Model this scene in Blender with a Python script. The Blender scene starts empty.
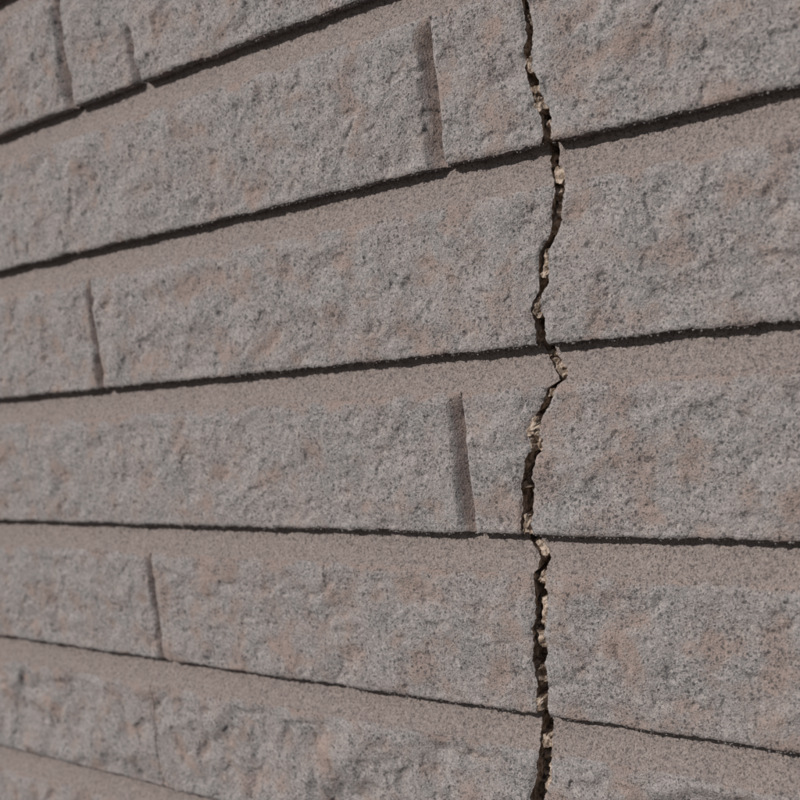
import bpy, math, random
import numpy as np
from mathutils import Matrix, Vector

random.seed(4)
S = bpy.context.scene
C = S.collection

# ------------------------------------------------------------------ camera
YAW, PITCH, ROLL = 0.61016, -0.06874, -0.11667
DIST, EYE = 0.33259, 0.01073
cy, sy, cp, sp = math.cos(YAW), math.sin(YAW), math.cos(PITCH), math.sin(PITCH)
fw = Vector((-sy * cp, cy * cp, sp))
rt = Vector((cy, sy, 0.0))
up = rt.cross(fw)
cr, sr = math.cos(ROLL), math.sin(ROLL)
r2 = rt * cr + up * sr
u2 = up * cr - rt * sr
cd = bpy.data.cameras.new('camera')
cam = bpy.data.objects.new('camera', cd)
C.objects.link(cam)
m = Matrix((r2, u2, -fw)).transposed().to_4x4()
m.translation = Vector((0.0, -DIST, EYE))
cam.matrix_world = m
cd.sensor_width = 36.0
cd.lens = 36.0 * 950.0 / 800.0
cd.clip_start = 0.01
cd.clip_end = 3000.0
cd.dof.use_dof = True
cd.dof.focus_distance = 0.375
cd.dof.aperture_fstop = 11.0
S.camera = cam

# ------------------------------------------------------------------ sky and sun
SUN_EL, SUN_AZ = math.radians(31), math.radians(30)       # azimuth to the left of the wall's normal
W = bpy.data.worlds.new('World')
S.world = W
W.use_nodes = True
wn = W.node_tree.nodes
bg = wn['Background']
sky = wn.new('ShaderNodeTexSky')
sky.sky_type = 'NISHITA'
sky.sun_disc = False
sky.sun_elevation = SUN_EL
sky.sun_rotation = math.pi + SUN_AZ
W.node_tree.links.new(sky.outputs[0], bg.inputs[0])
bg.inputs[1].default_value = 0.05
sd = Vector((-math.sin(SUN_AZ) * math.cos(SUN_EL), -math.cos(SUN_AZ) * math.cos(SUN_EL), math.sin(SUN_EL)))
ld = bpy.data.lights.new('sun', 'SUN')
ld.energy = 5.0
ld.angle = math.radians(0.53)
ld.color = (1.0, 0.955, 0.90)
sun = bpy.data.objects.new('sun', ld)
C.objects.link(sun)
sun.rotation_euler = (-sd).to_track_quat('-Z', 'Y').to_euler()
sun.location = sd * 20

S.view_settings.view_transform = 'Standard'
S.view_settings.look = 'None'
S.view_settings.gamma = 1.0
S.view_settings.use_curve_mapping = False
S.view_settings.exposure = -0.52
S.render.engine = 'CYCLES'

# ------------------------------------------------------------------ helpers
def lnk(t, a, b): t.links.new(a, b)

def new_mat(name):
    mt = bpy.data.materials.new(name)
    mt.use_nodes = True
    t = mt.node_tree
    return mt, t, t.nodes, t.nodes['Principled BSDF']

def node(t, kind, **kw):
    n = t.nodes.new(kind)
    for k, v in kw.items():
        if k.startswith('i_'):
            n.inputs[k[2:].replace('_', ' ')].default_value = v
        else:
            setattr(n, k, v)
    return n

def noise(t, pos, scale, detail=2.0, rough=0.5):
    n = node(t, 'ShaderNodeTexNoise')
    n.inputs['Scale'].default_value = scale
    n.inputs['Detail'].default_value = detail
    n.inputs['Roughness'].default_value = rough
    lnk(t, pos, n.inputs['Vector'])
    return n.outputs['Fac']

def ramp(t, fac, lo, hi, a=0.0, b=1.0):
    n = node(t, 'ShaderNodeMapRange', interpolation_type='SMOOTHSTEP')
    n.inputs['From Min'].default_value = lo
    n.inputs['From Max'].default_value = hi
    n.inputs['To Min'].default_value = a
    n.inputs['To Max'].default_value = b
    lnk(t, fac, n.inputs['Value'])
    return n.outputs['Result']

def mix(t, fac, a, b, blend='MIX'):
    n = node(t, 'ShaderNodeMix', data_type='RGBA', blend_type=blend)
    for sock, v in ((n.inputs['Factor'], fac), (n.inputs['A'], a), (n.inputs['B'], b)):
        if hasattr(v, 'is_linked'):
            lnk(t, v, sock)
        elif isinstance(v, tuple):
            sock.default_value = v + (1.0,)
        else:
            sock.default_value = v
    # colour sockets of the Mix node sit behind same-named float ones
    return n.outputs['Result']

def cmix(t, fac, a, b, blend='MIX'):
    n = node(t, 'ShaderNodeMixRGB', blend_type=blend)
    for sock, v in ((n.inputs[0], fac), (n.inputs[1], a), (n.inputs[2], b)):
        if hasattr(v, 'is_linked'):
            lnk(t, v, sock)
        elif isinstance(v, tuple):
            sock.default_value = v + (1.0,)
        else:
            sock.default_value = v
    return n.outputs[0]

def mth(t, op, a, b):
    n = node(t, 'ShaderNodeMath', operation=op)
    for s_, v in ((n.inputs[0], a), (n.inputs[1], b)):
        if hasattr(v, 'is_linked'):
            lnk(t, v, s_)
        else:
            s_.default_value = v
    return n.outputs[0]

GREY = (0.360, 0.322, 0.316)
PALE = (0.484, 0.442, 0.434)
BLUE = (0.322, 0.306, 0.308)
PINK = (0.402, 0.303, 0.266)
ROSE = (0.380, 0.296, 0.274)
BANDA = (0.318, 0.262, 0.246)
BANDB = (0.306, 0.258, 0.248)
DARK = (0.070, 0.070, 0.072)

def stone_material(name, with_coat):
    mt, t, N, B = new_mat(name)
    pos = node(t, 'ShaderNodeNewGeometry').outputs['Position']
    grain = noise(t, pos, 1250.0, 3.0, 0.6)
    fine = noise(t, pos, 2600.0, 2.0, 0.6)
    speck = noise(t, pos, 640.0, 2.5, 0.62)
    drift = noise(t, pos, 55.0, 3.0, 0.55)
    vor = node(t, 'ShaderNodeTexVoronoi')
    vor.inputs['Scale'].default_value = 1050.0
    lnk(t, pos, vor.inputs['Vector'])
    cell = node(t, 'ShaderNodeSeparateColor')
    lnk(t, vor.outputs['Color'], cell.inputs[0])
    speck2 = noise(t, pos, 1150.0, 2.0, 0.6)
    wide = noise(t, pos, 38.0, 2.0, 0.5)
    if with_coat:
        base = cmix(t, ramp(t, drift, 0.35, 0.65), PINK, ROSE)
        at = node(t, 'ShaderNodeAttribute', attribute_name='coat')
        f = mth(t, 'ADD', at.outputs['Fac'], mth(t, 'MULTIPLY', mth(t, 'SUBTRACT', grain, 0.5), 1.5))
        g = cmix(t, ramp(t, wide, 0.4, 0.62), BLUE, GREY)
        g = cmix(t, ramp(t, cell.outputs[0], 0.2, 1.0, 0.0, 0.9), g, PALE)
        base = cmix(t, ramp(t, f, 0.0, 0.78, 0.18, 1.0), base, g)
        dens = mth(t, 'ADD', speck, mth(t, 'MULTIPLY', mth(t, 'SUBTRACT', drift, 0.5), 0.25))
        base = cmix(t, ramp(t, dens, 0.58, 0.67, 0.0, 0.6), base, DARK)
        for sc, keep, rad in ((430.0, 0.56, 0.36), (760.0, 0.46, 0.36), (1250.0, 0.5, 0.38)):
            v2 = node(t, 'ShaderNodeTexVoronoi')
            v2.inputs['Scale'].default_value = sc
            wob = node(t, 'ShaderNodeVectorMath', operation='ADD')
            ns = node(t, 'ShaderNodeTexNoise')
            ns.inputs['Scale'].default_value = 900.0
            lnk(t, pos, ns.inputs['Vector'])
            sc_ = node(t, 'ShaderNodeVectorMath', operation='SCALE')
            sc_.inputs['Scale'].default_value = 0.0009
            lnk(t, ns.outputs['Color'], sc_.inputs[0])
            lnk(t, pos, wob.inputs[0]); lnk(t, sc_.outputs[0], wob.inputs[1])
            lnk(t, wob.outputs[0], v2.inputs['Vector'])
            cc = node(t, 'ShaderNodeSeparateColor')
            lnk(t, v2.outputs['Color'], cc.inputs[0])
            on = ramp(t, mth(t, 'ADD', cc.outputs[0], mth(t, 'MULTIPLY', mth(t, 'SUBTRACT', drift, 0.5), 0.9)), keep, keep + 0.25)
            dot = ramp(t, v2.outputs['Distance'], rad * 0.55, rad, 1.0, 0.0)
            base = cmix(t, mth(t, 'MULTIPLY', mth(t, 'MULTIPLY', on, dot), 0.72), base, DARK)
        base = cmix(t, ramp(t, speck2, 0.565, 0.70, 0.0, 0.48), base, DARK)
    else:
        base = cmix(t, ramp(t, drift, 0.35, 0.65), BANDA, BANDB)
        base = cmix(t, ramp(t, cell.outputs[0], 0.3, 1.0, 0.0, 0.8), base, (0.410, 0.350, 0.328))
        base = cmix(t, ramp(t, speck, 0.56, 0.66, 0.0, 0.6), base, (0.085, 0.075, 0.07))
        base = cmix(t, ramp(t, speck2, 0.52, 0.66, 0.0, 0.70), base, (0.085, 0.075, 0.07))
    base = cmix(t, ramp(t, fine, 0.35, 0.7, 0.0, 0.5), base, cmix(t, 1.0, base, (0.45, 0.45, 0.45), 'MULTIPLY'))
    lnk(t, base, B.inputs['Base Color'])
    B.inputs['Roughness'].default_value = 0.93
    B.inputs['Specular IOR Level'].default_value = 0.25
    hgt = mth(t, 'ADD', mth(t, 'MULTIPLY', grain, 0.7), mth(t, 'MULTIPLY', fine, 0.3))
    bp = node(t, 'ShaderNodeBump')
    bp.inputs['Strength'].default_value = 1.0
    bp.inputs['Distance'].default_value = 0.0010
    lnk(t, hgt, bp.inputs['Height'])
    lnk(t, bp.outputs[0], B.inputs['Normal'])
    return mt

M_FACE = stone_material('speckled_grey_stone_coat', True)
M_BAND = stone_material('pinkish_sand_render', False)

def core_material():
    mt, t, N, B = new_mat('broken_tan_cement')
    pos = node(t, 'ShaderNodeNewGeometry').outputs['Position']
    a = noise(t, pos, 420.0, 4.0, 0.6)
    b = noise(t, pos, 1500.0, 3.0, 0.6)
    c = cmix(t, ramp(t, a, 0.40, 0.62), (0.19, 0.140, 0.105), (0.52, 0.420, 0.350))
    c = cmix(t, ramp(t, b, 0.55, 0.7, 0.0, 0.5), c, (0.16, 0.105, 0.06))
    lnk(t, c, B.inputs['Base Color'])
    B.inputs['Roughness'].default_value = 0.9
    B.inputs['Specular IOR Level'].default_value = 0.3
    bp = node(t, 'ShaderNodeBump')
    bp.inputs['Strength'].default_value = 0.8
    bp.inputs['Distance'].default_value = 0.0005
    lnk(t, b, bp.inputs['Height'])
    lnk(t, bp.outputs[0], B.inputs['Normal'])
    return mt
M_CORE = core_material()

def plain_material(name, c0, c1, scale):
    mt, t, N, B = new_mat(name)
    pos = node(t, 'ShaderNodeNewGeometry').outputs['Position']
    lnk(t, cmix(t, ramp(t, noise(t, pos, scale, 6.0, 0.65), 0.3, 0.7), c0, c1), B.inputs['Base Color'])
    B.inputs['Roughness'].default_value = 0.92
    bp = node(t, 'ShaderNodeBump')
    bp.inputs['Strength'].default_value = 0.6
    bp.inputs['Distance'].default_value = 0.006
    lnk(t, noise(t, pos, scale * 3, 4.0, 0.6), bp.inputs['Height'])
    lnk(t, bp.outputs[0], B.inputs['Normal'])
    return mt

# gradient noise on numpy arrays (coordinates in metres, wavelength in metres)
_rng = np.random.RandomState(11)
_perm = _rng.permutation(512).astype(np.int64)
_ang = _rng.rand(512) * 2 * np.pi
_gx, _gy = np.cos(_ang), np.sin(_ang)

def pn(x, z, wl, seed=0):
    x = x / wl + seed * 17.31 + 300.0
    z = z / wl + seed * 9.77 + 300.0
    xi, zi = np.floor(x).astype(np.int64), np.floor(z).astype(np.int64)
    xf, zf = x - xi, z - zi
    def h(i, j): return _perm[(_perm[(i + 31 * seed) & 511] + j) & 511]
    def g(i, j, dx, dz):
        k = h(i, j)
        return _gx[k] * dx + _gy[k] * dz
    u = xf * xf * xf * (xf * (xf * 6 - 15) + 10)
    v = zf * zf * zf * (zf * (zf * 6 - 15) + 10)
    a = g(xi, zi, xf, zf); b = g(xi + 1, zi, xf - 1, zf)
    c = g(xi, zi + 1, xf, zf - 1); d = g(xi + 1, zi + 1, xf - 1, zf - 1)
    return (a + u * (b - a) + v * (c + u * (d - c) - a - u * (b - a))) * 1.5

def fbm(x, z, wl, oct, seed=0, gain=0.5):
    s, a = 0.0, 1.0
    for o in range(oct):
        s = s + a * pn(x, z, wl / 2 ** o, seed + o * 3)
        a *= gain
    return s

def sstep(a, b, x):
    t = np.clip((x - a) / (b - a), 0, 1)
    return t * t * (3 - 2 * t)

def grid_mesh(name, P, mat, coat=None, smooth=True):
    """one mesh from an array of points P[rows, cols, 3]"""
    ny, nx = P.shape[:2]
    me = bpy.data.meshes.new(name)
    me.vertices.add(ny * nx)
    me.vertices.foreach_set('co', P.reshape(-1).astype(np.float32))
    i = np.arange((ny - 1) * (nx - 1))
    r, c = i // (nx - 1), i % (nx - 1)
    a = r * nx + c
    q = np.stack([a, a + 1, a + nx + 1, a + nx], 1).astype(np.int32)
    me.loops.add(q.size)
    me.loops.foreach_set('vertex_index', q.reshape(-1))
    me.polygons.add(len(q))
    me.polygons.foreach_set('loop_start', np.arange(0, q.size, 4, dtype=np.int32))
    me.polygons.foreach_set('loop_total', np.full(len(q), 4, dtype=np.int32))
    me.polygons.foreach_set('use_smooth', np.full(len(q), smooth, dtype=bool))
    if coat is not None:
        at = me.attributes.new('coat', 'FLOAT', 'POINT')
        at.data.foreach_set('value', coat.reshape(-1).astype(np.float32))
    me.update(calc_edges=True)
    me.materials.append(mat)
    return me

def link(name, me, parent, loc=(0, 0, 0)):
    o = bpy.data.objects.new(name, me)
    C.objects.link(o)
    o.location = loc
    o.parent = parent
    return o

# ------------------------------------------------------------------ ground
GZ = -1.2
gm = bpy.data.meshes.new('ground')
gm.from_pydata([(-900, -900, GZ), (900, -900, GZ), (900, 900, GZ), (-900, 900, GZ)], [], [(0, 1, 2, 3)])
gm.materials.append(plain_material('asphalt', (0.038, 0.038, 0.040), (0.068, 0.067, 0.066), 40.0))
ground = link('ground', gm, None)
ground['kind'] = 'structure'

# ------------------------------------------------------------------ wall
PITCH_Z = 0.075          # height of a course
FACE = 0.0595            # height of the rough face; the rest is the smooth recessed band
BANDH = 0.0160
BD = 0.0058              # depth of the band under the bricks above
BRICK = 0.45
def line_z(k): return k * PITCH_Z - (0.0028 if k >= 3 else 0.0)   # the upper courses sit a little low
X0, X1 = -2.05, 1.55
wall = bpy.data.objects.new('brick_wall', None)
C.objects.link(wall)
wall.location = (0, 0, GZ)
wall['label'] = 'rough grey and pink stone-faced brick wall split by a jagged vertical crack'
wall['category'] = 'wall'
wall['kind'] = 'thing'
wall.empty_display_size = 0.2
bpy.context.view_layer.update()
INV = wall.matrix_world.inverted()
def wpart(name, me, parent=None):
    o = link(name, me, parent or wall)
    if parent is None:
        o.location = (0, 0, -GZ)
    return o

# crack outline: height, left edge, right edge (mm)
CR = np.array([(225, -160.2, -159.9), (190, -159.5, -158.8), (160, -158.5, -157.0), (140, -157.5, -155.5),
(128.4,-156.8,-154.7),(124.3,-156.7,-154.5),(118.0,-156.6,-153.5),(114.6,-156.4,-154.4),(111.4,-157.9,-154.8),
(108.2,-158.2,-155.6),(102.8,-158.9,-155.8),(98.0,-157.5,-153.1),(93.7,-156.4,-153.2),(89.4,-155.8,-151.6),
(84.9,-154.0,-150.1),(79.5,-153.9,-150.8),(75.5,-154.8,-150.5),(72.6,-153.9,-150.5),(67.0,-154.2,-150.8),
(63.9,-153.5,-148.2),(60.5,-151.7,-147.4),(57.1,-151.4,-147.6),(51.8,-153.0,-149.0),(47.8,-153.6,-149.8),
(41.8,-155.1,-152.2),(39.2,-157.4,-154.3),(36.1,-160.1,-156.6),(29.1,-162.1,-158.0),(23.3,-161.6,-158.1),
(19.7,-162.8,-160.5),(17.2,-165.1,-161.7),(13.7,-166.3,-162.5),(9.9,-165.2,-160.9),(5.6,-165.1,-160.9),
(-0.2,-165.3,-161.2),(-2.3,-164.2,-160.3),(-5.2,-163.4,-159.1),(-9.0,-161.3,-156.8),(-11.7,-159.5,-154.7),
(-13.9,-158.2,-156.2),(-15.5,-161.0,-158.6),(-17.0,-163.5,-160.0),(-20.7,-165.2,-162.0),(-24.1,-167.6,-164.4),(-27.9,-170.9,-167.0),
(-33.0,-174.1,-169.1),(-36.8,-173.2,-168.7),(-40.5,-172.8,-168.2),(-42.7,-174.8,-170.6),(-46.5,-176.4,-171.9),
(-51.6,-177.9,-174.1),(-54.7,-179.5,-173.6),(-58.5,-179.4,-174.5),(-66.2,-180.0,-175.8),(-70.7,-181.4,-176.4),
(-74.8,-181.3,-176.0),(-77.8,-180.4,-175.2),(-81.2,-178.4,-172.9),(-84.7,-176.1,-171.1),(-88.2,-176.5,-172.7),
(-91.4,-178.1,-172.2),(-96.1,-178.1,-172.7),(-102.2,-178.1,-172.6),(-109.0,-178.9,-173.8),(-114.0,-181.1,-175.7),
(-117.9,-180.7,-175.7),(-121.5,-180.8,-174.9),(-127.4,-182.7,-177.2),(-131.4,-182.0,-176.4),(-137.7,-181.4,-176.8),
(-141.8,-183.2,-178.0),(-149.8,-183.4,-178.4),(-154.7,-184.0,-179.2),(-160.6,-184.9,-179.2),(-165.1,-184.2,-178.6),
(-171.2,-185.8,-179.4),(-177.8,-187.1,-180.1),(-183.2,-189.4,-183.3),(-186.7,-190.7,-184.6),
(-205, -192, -188), (-240, -195, -192.5), (-300, -197.5, -197.2)]) / 1000.0
CR = CR[np.argsort(CR[:, 0])]
CZ0, CZ1 = CR[0, 0], CR[-1, 0]
def crack_edge(z, side):
    x = np.interp(z, CR[:, 0], CR[:, 1 + side])
    w = np.interp(z, CR[:, 0], CR[:, 2] - CR[:, 1])
    j = pn(z * 0 + 0.3 + side, z, 0.0022, 5 + side) * 0.00062 + pn(z * 0 + 0.7 + side, z, 0.0008, 9 + side) * 0.00026
    return x + j * np.clip(w / 0.003, 0, 1)

def band_depth(z):
    """depth of the recessed band behind the face plane at height z"""
    t = (np.floor(z / PITCH_Z) + 1) * PITCH_Z - z
    return BD * (1 - np.clip(t / BANDH, 0, 1) ** 2.6)

def xs_for(xa, xb):
    """column positions: fine where the camera looks, coarse beyond"""
    out = [xa]
    x = xa
    while x < xb - 1e-6:
        if -0.66 < x < -0.30: st = 0.00072
        elif -0.30 <= x < -0.02: st = 0.00055
        else: st = 0.006
        x = min(x + st, xb)
        out.append(x)
    if len(out) > 2 and out[-1] - out[-2] < 1e-4:
        out.pop(-2)
    return np.array(out)

ROW_AMP = {2: 1.0, 1: 0.9, 0: 0.85, -1: 0.8, -2: 0.8, -3: 1.9, -4: 1.2, 3: 1.0}
def relief(X, Z, seed, amp):
    """outward height of the rough stone face"""
    wx = X + fbm(X, Z, 0.03, 2, 40 + seed) * 0.006
    wz = Z + fbm(X, Z, 0.03, 2, 47 + seed) * 0.006
    cw = 1.45 if amp > 1.5 else 1.0
    big = fbm(wx, wz * 1.15, 0.034 * cw, 2, seed)
    med = fbm(wx, wz, 0.0135 * cw, 2 if cw > 1 else 3, seed + 20)
    pit = 1 - np.abs(fbm(wx * 0.8 + wz * 0.35, wz, 0.019, 2, seed + 60))
    dents = sstep(0.15, 0.8, fbm(wx, wz, 0.016, 2, seed + 80))
    small = fbm(X, Z, 0.0042, 2, seed + 90)
    crease = np.abs(fbm(wx, wz, 0.0095, 2, seed + 70))
    pits = sstep(0.40, 0.68, fbm(X * 0.9 + Z * 0.3, Z * 0.9, 0.0075, 2, seed + 75))
    sand = fbm(X, Z, 0.0017, 1, seed + 95)
    h = (1.45 * big + 0.80 * med + 0.42 * (pit - 0.7) - 0.75 * dents + (0.30 * (crease - 0.3) - 1.0 * pits) * min(1.0, 0.9 / amp)) * amp + 0.08 * small + 0.08 * sand
    return h * 0.001, big, med, dents

def face_points(k, xa, xb, left_kind, right_kind, jw, jd, seed, zstep, xs=None, lip=None):
    """the front of a brick: rows x cols points plus its sides going back into the wall"""
    z0 = line_z(k)
    zz = np.linspace(z0, z0 + FACE, int(FACE / zstep) + 1)
    if xs is None: xs = xs_for(xa, xb)
    X = np.repeat(xs[None], len(zz), 0)
    Z = np.repeat(zz[:, None], len(xs), 1)
    if left_kind == 'crack' or right_kind == 'crack':
        side = 1 if left_kind == 'crack' else 0
        e = crack_edge(zz, side)[:, None]
        if side == 0:
            t = (X - xa) / (xb - xa); s = np.clip((t - 0.55) / 0.45, 0, 1)
            X = X + s * (e - xb)
        else:
            t = (xb - X) / (xb - xa); s = np.clip((t - 0.55) / 0.45, 0, 1)
            X = X + s * (e - xa)
    amp = ROW_AMP.get(k, 1.0)
    h, big, med, dents = relief(X, Z, seed, amp)
    db = Z - z0
    dt = z0 + FACE - Z
    dl = X - X[:, :1]
    dr = X[:, -1:] - X
    # worn lower arris, soft upper edge that runs out into the band
    wob = fbm(X, Z, 0.012, 2, seed + 7)
    h = h * (0.35 + 0.65 * sstep(0, 0.006, db))
    h -= 0.0009 * (1 - sstep(0, 0.0022 + 0.0009 * wob, db)) ** 2
    h = h * (0.10 + 0.90 * sstep(0, 0.009, dt))
    h -= 0.0005 * (1 - sstep(0, 0.004, dt + 0.001 * wob))
    edge = np.zeros_like(h)
    if right_kind == 'joint':
        w = jw * (1 + 0.16 * fbm(X * 0, Z, 0.02, 2, seed + 3)) * 1.15 * (0.55 + 0.45 * sstep(0, 0.004, dt))
        s = 1 - np.clip(dr / w, 0, 1)
        v = 1.55 * jd * (s * s * (3 - 2 * s) * 0.35 + 0.65 * s) * (0.03 + 0.97 * sstep(0.0, 0.012, dt)) * (0.6 + 0.4 * sstep(0.0, 0.006, db))
        h = h * (1 - 0.8 * s) - v
        edge = np.maximum(edge, sstep(0.05, 0.45, s))
    elif right_kind == 'crack':
        h -= 0.0005 * (1 - sstep(0, 0.0016, dr)) * (1 + wob)
    if left_kind == 'joint':
        s = 1 - np.clip(dl / 0.0018, 0, 1)
        h -= (0.0001 if k == -3 else 0.0007) * s * s
    elif left_kind == 'crack':
        h -= 0.0005 * (1 - sstep(0, 0.0016, dl)) * (1 + wob)
    if k == 2:
        # an old chip knocked out of the lower edge
        cx = -0.3665 - (Z - z0) * 0.16 + 0.0015 * pn(X * 0, Z, 0.01, 3)
        u = (X - cx)
        g = sstep(-0.0068, 0.0, u) * (1 - sstep(0.0002, 0.0011, u)) * (1 - sstep(0.022, 0.031, db))
        h -= 0.0062 * g
        edge = np.maximum(edge, 0.6 * g)
    coat = 0.72 + 0.10 * math.sin(seed * 2.3) + 0.85 * fbm(X, Z, 0.0175, 3, seed + 110) + 0.12 * big - 0.25 * dents
    coat = coat - 0.45 * (1 - sstep(0, 0.0035, dt + 0.002 * wob))
    coat = np.clip(coat, 0, 1) * (1 - 0.9 * edge)
    # a wandering lower edge
    Zw = Z + (0.00055 * fbm(X, X * 0, 0.02, 3, seed + 5) + 0.00045 * fbm(X, X * 0, 0.0034, 3, seed + 6)) * (1 - sstep(0, 0.004, db))
    P = np.stack([X, -h, Zw], 2)
    # underside, then top, going back
    lo = [P[:1] + np.array([0, d, 0.0003 * i]) for i, d in enumerate((0.0085, 0.006, 0.004, 0.0024, 0.0011, 0.0004))]
    hi = [P[-1:] + np.array([0, d, 0]) for d in (0.002, 0.007)]
    for q_ in lo[:-1]:
        q_[..., 2] += 0.00045 * fbm(q_[..., 0], q_[..., 1] + 3, 0.0026, 2, seed + 33)
    P = np.concatenate(lo + [P] + hi, 0)
    coat = np.concatenate([np.repeat(coat[:1] * 0.6, 6, 0), coat, np.repeat(coat[-1:], 2, 0)], 0)
    # closed ends at the vertical joints
    lcol = P[:, :1] + np.array([0, 0.0115, 0])
    rcol = P[:, -1:] + np.array([0, 0.003, 0])
    if left_kind != 'crack':
        mid = P[:, :1] + np.array([0.0001, 0.003, 0])
        P = np.concatenate([lcol, mid, P], 1)
        coat = np.concatenate([coat[:, :1] * 0.1, coat[:, :1] * 0.1, coat], 1)
    if right_kind != 'crack':
        P = np.concatenate([P, rcol], 1)
        coat = np.concatenate([coat, coat[:, -1:] * 0.1], 1)
    return P, coat

def broken_edge(front_col, side, seed):
    """the torn flank of the crack behind a front edge (front_col: rows x 3)"""
    n = 16
    d = np.linspace(0.0001, 0.015, n)
    z = front_col[:, 2][:, None] + 0 * d[None]
    D = d[None] + 0 * z
    sgn = 1 if side == 0 else -1      # left flank may bulge to the right, right flank to the left
    f = sstep(0.0, 0.004, D)
    blk = np.round(fbm(z, D, 0.006, 2, seed) * 2.2) / 2.2
    off = (0.0016 * blk + 0.0008 * fbm(z, D, 0.0018, 2, seed + 4)) * f - 0.0004 * f
    P = np.stack([front_col[:, 0][:, None] + sgn * off, front_col[:, 1][:, None] + D, z + 0.0002 * fbm(z, D, 0.001, 1, seed + 8)], 2)
    if side == 1: P = P[:, ::-1]
    return P

def grit(P, lk, rk, seed):
    """loose sand grains stuck along the lower arris"""
    rng = np.random.RandomState(900 + seed + (7 if lk == 'crack' else 0))
    row = P[6]
    row = row[(row[:, 0] > -0.64) & (row[:, 0] < -0.03)]
    if len(row) < 30: return None
    L = row[-1, 0] - row[0, 0]
    n = int(L / 0.00055)
    base = np.array([(1, 0, 0), (-1, 0, 0), (0, 1, 0), (0, -1, 0), (0, 0, 1), (0, 0, -1)], float)
    tri = np.array([(0, 2, 4), (2, 1, 4), (1, 3, 4), (3, 0, 4), (2, 0, 5), (1, 2, 5), (3, 1, 5), (0, 3, 5)])
    c = row[rng.randint(0, len(row), n)].copy()
    c[:, 0] += rng.uniform(-0.0003, 0.0003, n)
    c[:, 1] += rng.uniform(-0.0002, 0.0030, n) * rng.rand(n)
    c[:, 2] += rng.uniform(-0.00055, 0.0007, n)
    sz = rng.uniform(0.00018, 0.00048, (n, 1, 1)) * rng.uniform(0.7, 1.3, (n, 6, 1))
    V = (c[:, None] + base[None] * sz + rng.uniform(-0.00007, 0.00007, (n, 6, 3))).reshape(-1, 3)
    F = (tri[None] + 6 * np.arange(n)[:, None, None]).reshape(-1, 3)
    me = bpy.data.meshes.new('grit')
    me.from_pydata(V.tolist(), [], F.tolist())
    at = me.attributes.new('coat', 'FLOAT', 'POINT')
    at.data.foreach_set('value', np.full(len(V), 0.9, dtype=np.float32))
    me.materials.append(M_FACE)
    return me

def make_brick(k, xa, xb, lk, rk, jw, jd, seed):
    P, coat = face_points(k, xa, xb, lk, rk, jw, jd, seed, 0.0006)
    o = wpart('brick', grid_mesh('brick', P, M_FACE, coat))
    g = grit(P, lk, rk, seed)
    if g: link('grit', g, o)['kind'] = 'stuff'
    if rk == 'crack':
        link('broken_edge', grid_mesh('broken_edge', broken_edge(P[4:-2:2, -1], 0, seed + 1), M_CORE, None, False), o)
    if lk == 'crack':
        link('broken_edge', grid_mesh('broken_edge', broken_edge(P[4:-2:2, 0], 1, seed + 2), M_CORE, None, False), o)
    return o

# right-hand edge of one joint per course, its width, depth
JOINT = {3: (-0.2000, 0.006, 0.0045), 2: (-0.4195, 0.0080, 0.0045), 1: (-0.1970, 0.0078, 0.0050),
         0: (-0.4272, 0.0048, 0.0038), -1: (-0.2022, 0.0070, 0.0048), -2: (-0.4078, 0.0048, 0.0036),
         -3: (-0.4230, 0.0010, 0.0004), -4: (-0.2050, 0.006, 0.0045)}
FINE = range(-4, 4)

def spans(k):
    jx = JOINT[k][0] if k in JOINT else (-0.2 if k % 2 else -0.425)
    e = [X0]
    x = jx - BRICK * math.ceil((jx - X0) / BRICK) + BRICK
    if x - X0 < 0.05: x += BRICK
    while x < X1 - 0.05:
        e.append(x); x += BRICK
    e.append(X1)
    return list(zip(e[:-1], e[1:]))

K0, K1 = int(round(GZ / PITCH_Z)), 18
# shared coarse bricks for what lies beyond the picture
coarse = {}
def coarse_brick(length, v):
    key = (round(length, 3), v)
    if key not in coarse:
        xs = np.linspace(0, length, 90)
        P, coat = face_points(0, 0.0, length, 'joint', 'joint', 0.0065, 0.0045, 200 + v * 7, 0.003, xs)
        coarse[key] = grid_mesh('brick', P, M_FACE, coat)
    return coarse[key]

for k in range(K0, K1):
    for n, (xa, xb) in enumerate(spans(k)):
        seen = k in FINE and xb > -0.70 and xa < 0.0
        if not seen:
            o = link('brick', coarse_brick(xb - xa, (k * 3 + n) % 5), wall)
            o.location = (xa, 0, line_z(k) - GZ)
            continue
        jx, jw, jd = JOINT[k]
        seed = (k + 6) * 5 + (n if k != -3 else 0)
        zc = k * PITCH_Z
        xc = float(np.interp(zc + 0.03, CR[:, 0], CR[:, 1]))
        here = abs(xb - jx) < 0.01
        w, d = (jw, jd) if here else (0.0065, 0.0045)
        if xa < xc < xb and zc + FACE > CZ0 and zc < CZ1:
            make_brick(k, xa, xc, 'joint', 'crack', w, d, seed)
            make_brick(k, xc, xb, 'crack', 'joint', w, d, seed)
        else:
            make_brick(k, xa, xb, 'joint', 'joint', w, d, seed)

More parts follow.
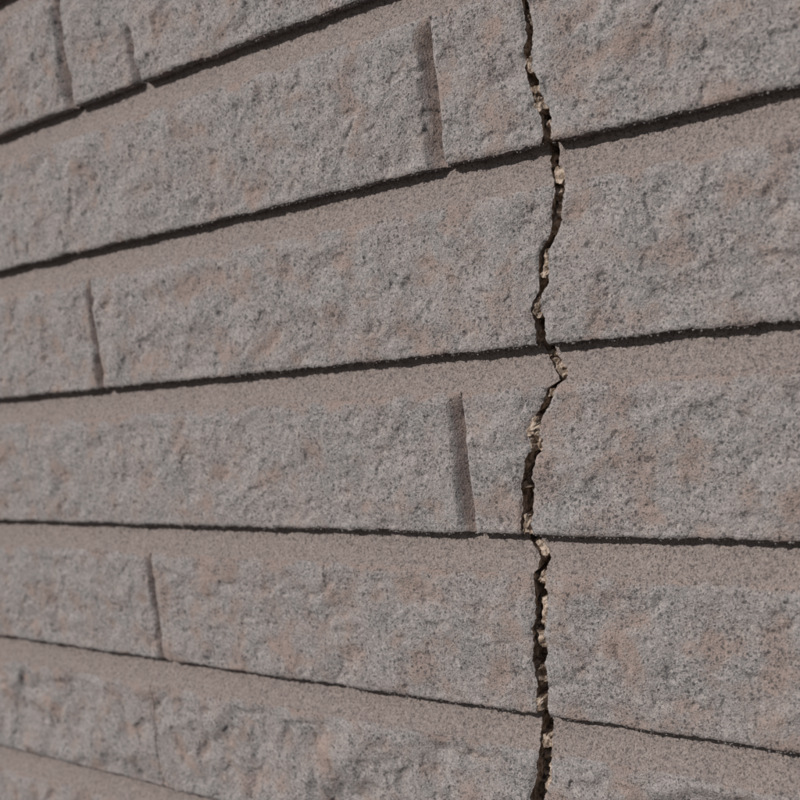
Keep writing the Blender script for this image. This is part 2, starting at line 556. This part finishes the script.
# smooth bands under each course
def band_points(k, xs, zstep, side=None):
    """band hanging below the line z = k * PITCH_Z"""
    zt = line_z(k)
    zz = np.concatenate([np.arange(zt - BANDH - 0.0015, zt - 0.0001, zstep), [zt - 0.00005, zt + 0.004]])
    X = np.repeat(xs[None], len(zz), 0)
    Z = np.repeat(zz[:, None], len(xs), 1)
    if side is not None:
        e = crack_edge(zz, side)[:, None]
        L = xs[-1] - xs[0]
        if side == 0:
            s = np.clip(((X - xs[0]) / L - 0.55) / 0.45, 0, 1); X = X + s * (e - xs[-1])
        else:
            s = np.clip(((xs[-1] - X) / L - 0.55) / 0.45, 0, 1); X = X + s * (e - xs[0])
    t = np.clip((zt - Z) / BANDH, 0, 1.1)
    dep = BD * (1 - np.clip(t, 0, 1) ** 2.6) + np.clip(t - 1, 0, 1) * 0.03 + 0.0003
    dep = dep - 0.00022 * fbm(X, Z, 0.022, 2, 130 + k % 7) - 0.00016 * fbm(X, Z, 0.0034, 2, 140) - 0.00010 * fbm(X, Z, 0.0016, 1, 147)
    return np.stack([X, dep, Z], 2)

def make_band(k, xs, zstep, side=None):
    P = band_points(k, xs, zstep, side)
    o = wpart('joint_band', grid_mesh('joint_band', P, M_BAND))
    if side is not None:
        col = P[:, -1] if side == 0 else P[:, 0]
        link('broken_edge', grid_mesh('broken_edge', broken_edge(col, side, 300 + k), M_CORE), o)

for k in range(K0 + 1, K1 + 1):
    z = k * PITCH_Z
    if k - 1 in FINE or k in FINE:
        if CZ0 < z - 0.02 and z < CZ1 + 0.01:
            xc = float(np.interp(z - 0.01, CR[:, 0], CR[:, 1]))
            make_band(k, xs_for(X0, xc), 0.0006, 0)
            make_band(k, xs_for(xc, X1), 0.0006, 1)
        else:
            make_band(k, xs_for(X0, X1), 0.0008)
    else:
        make_band(k, np.linspace(X0, X1, 260), 0.003)

# rubble inside the crack: ledges of torn cement between deep hollows
#   top, bottom (mm), depth behind the local surface at the left, middle, right (mm)
LEDGE = [(125, 118, 5, 4, 6), (108, 101.5, 3.5, 2.4, 2.0), (98, 93.5, 1.3, 0.9, 0.9), (93.5, 86.5, 1.2, 2.4, 4.0), (84.5, 76, 5, 5, 6),
 (66, 59.5, 2.2, 1.0, 0.8), (58.5, 41, 4.0, 5.5, 7), (37, 25, 4.2, 2.8, 3.5), (18.5, 10.5, 1.0, 1.8, 5),
 (-2.0, -5.5, 0.8, 1.0, 2.5), (-5.5, -13.5, 2.2, 4.5, 5), (-16.5, -21, 4, 1.8, 1.2), (-27, -36, 1.6, 1.2, 3.2),
 (-36, -41, 2.2, 5.5, 2.2), (-54, -57, 1.6, 6, 6), (-67.5, -76, 2.4, 1.6, 4), (-77.5, -85, 3.0, 1.5, 2.2),
 (-90, -96.5, 9, 2.6, 1.0), (-100.5, -112, 8, 2.0, 1.0), (-114.5, -121.5, 4.2, 1.8, 3.2), (-129, -138, 1.8, 8, 10),
 (-141.5, -149.5, 1.6, 1.6, 9), (-160, -166, 2.0, 4.0, 2.0), (-167, -183, 11, 9, 1.7), (-198, -210, 2, 3, 5)]
zz = np.arange(CZ0 + 0.004, CZ1 - 0.004, 0.00075)
tt = np.linspace(-0.12, 1.12, 10)
Z, T = np.meshgrid(zz, tt, indexing='ij')
eL, eR = crack_edge(zz, 0)[:, None], crack_edge(zz, 1)[:, None]
T = T + 0.05 * pn(T, Z * 3, 0.0011, 431)
X = eL + (eR - eL) * T
Z = Z + 0.0003 * pn(X * 2, Z * 2, 0.0012, 437)
zj = Z + 0.0016 * np.round(fbm(X, Z, 0.004, 2, 401) * 2.5) / 2.5
D = 15.0 + 0 * Z
for a, b, dl, dm, dr in LEDGE:
    prof = np.where(T < 0.5, dl + (dm - dl) * np.clip(T, 0, 1) * 2, dm + (dr - dm) * (np.clip(T, 0, 1) * 2 - 1))
    w = sstep(b / 1000 - 0.0005, b / 1000 + 0.0005, zj) * (1 - sstep(a / 1000 - 0.0005, a / 1000 + 0.0005, zj))
    D = D + (prof - D) * w
surf = np.where(Z - np.floor(Z / PITCH_Z) * PITCH_Z > FACE - 0.001, band_depth(Z), 0.0)
chunk = np.round(fbm(X, Z, 0.0030, 2, 410) * 3) / 3
Y = surf + (np.clip(D * 0.72 + 1.25 * chunk * np.clip(D / 3, 0.25, 2) + 0.45 * fbm(X, Z, 0.0013, 2, 420), 0.4, 14)) * 0.001
core = wpart('crack_core', grid_mesh('crack_core', np.stack([X, Y, Z], 2), M_CORE, None, False))
core['label'] = 'torn tan cement rubble inside the crack'

# backing board behind everything
bm_ = bpy.data.meshes.new('backing_board')
zb, zt_, yb, yf = 0.0, K1 * PITCH_Z - GZ + 0.004, 0.12, 0.0165
v = [(x, y, z) for x in (X0, X1) for y in (yf, yb) for z in (zb, zt_)]
bm_.from_pydata(v, [], [(0, 4, 5, 1), (2, 3, 7, 6), (0, 1, 3, 2), (4, 6, 7, 5), (1, 5, 7, 3), (0, 2, 6, 4)])
bm_.materials.append(plain_material('dark_backing', (0.10, 0.08, 0.06), (0.16, 0.13, 0.10), 60.0))
link('backing_board', bm_, wall)
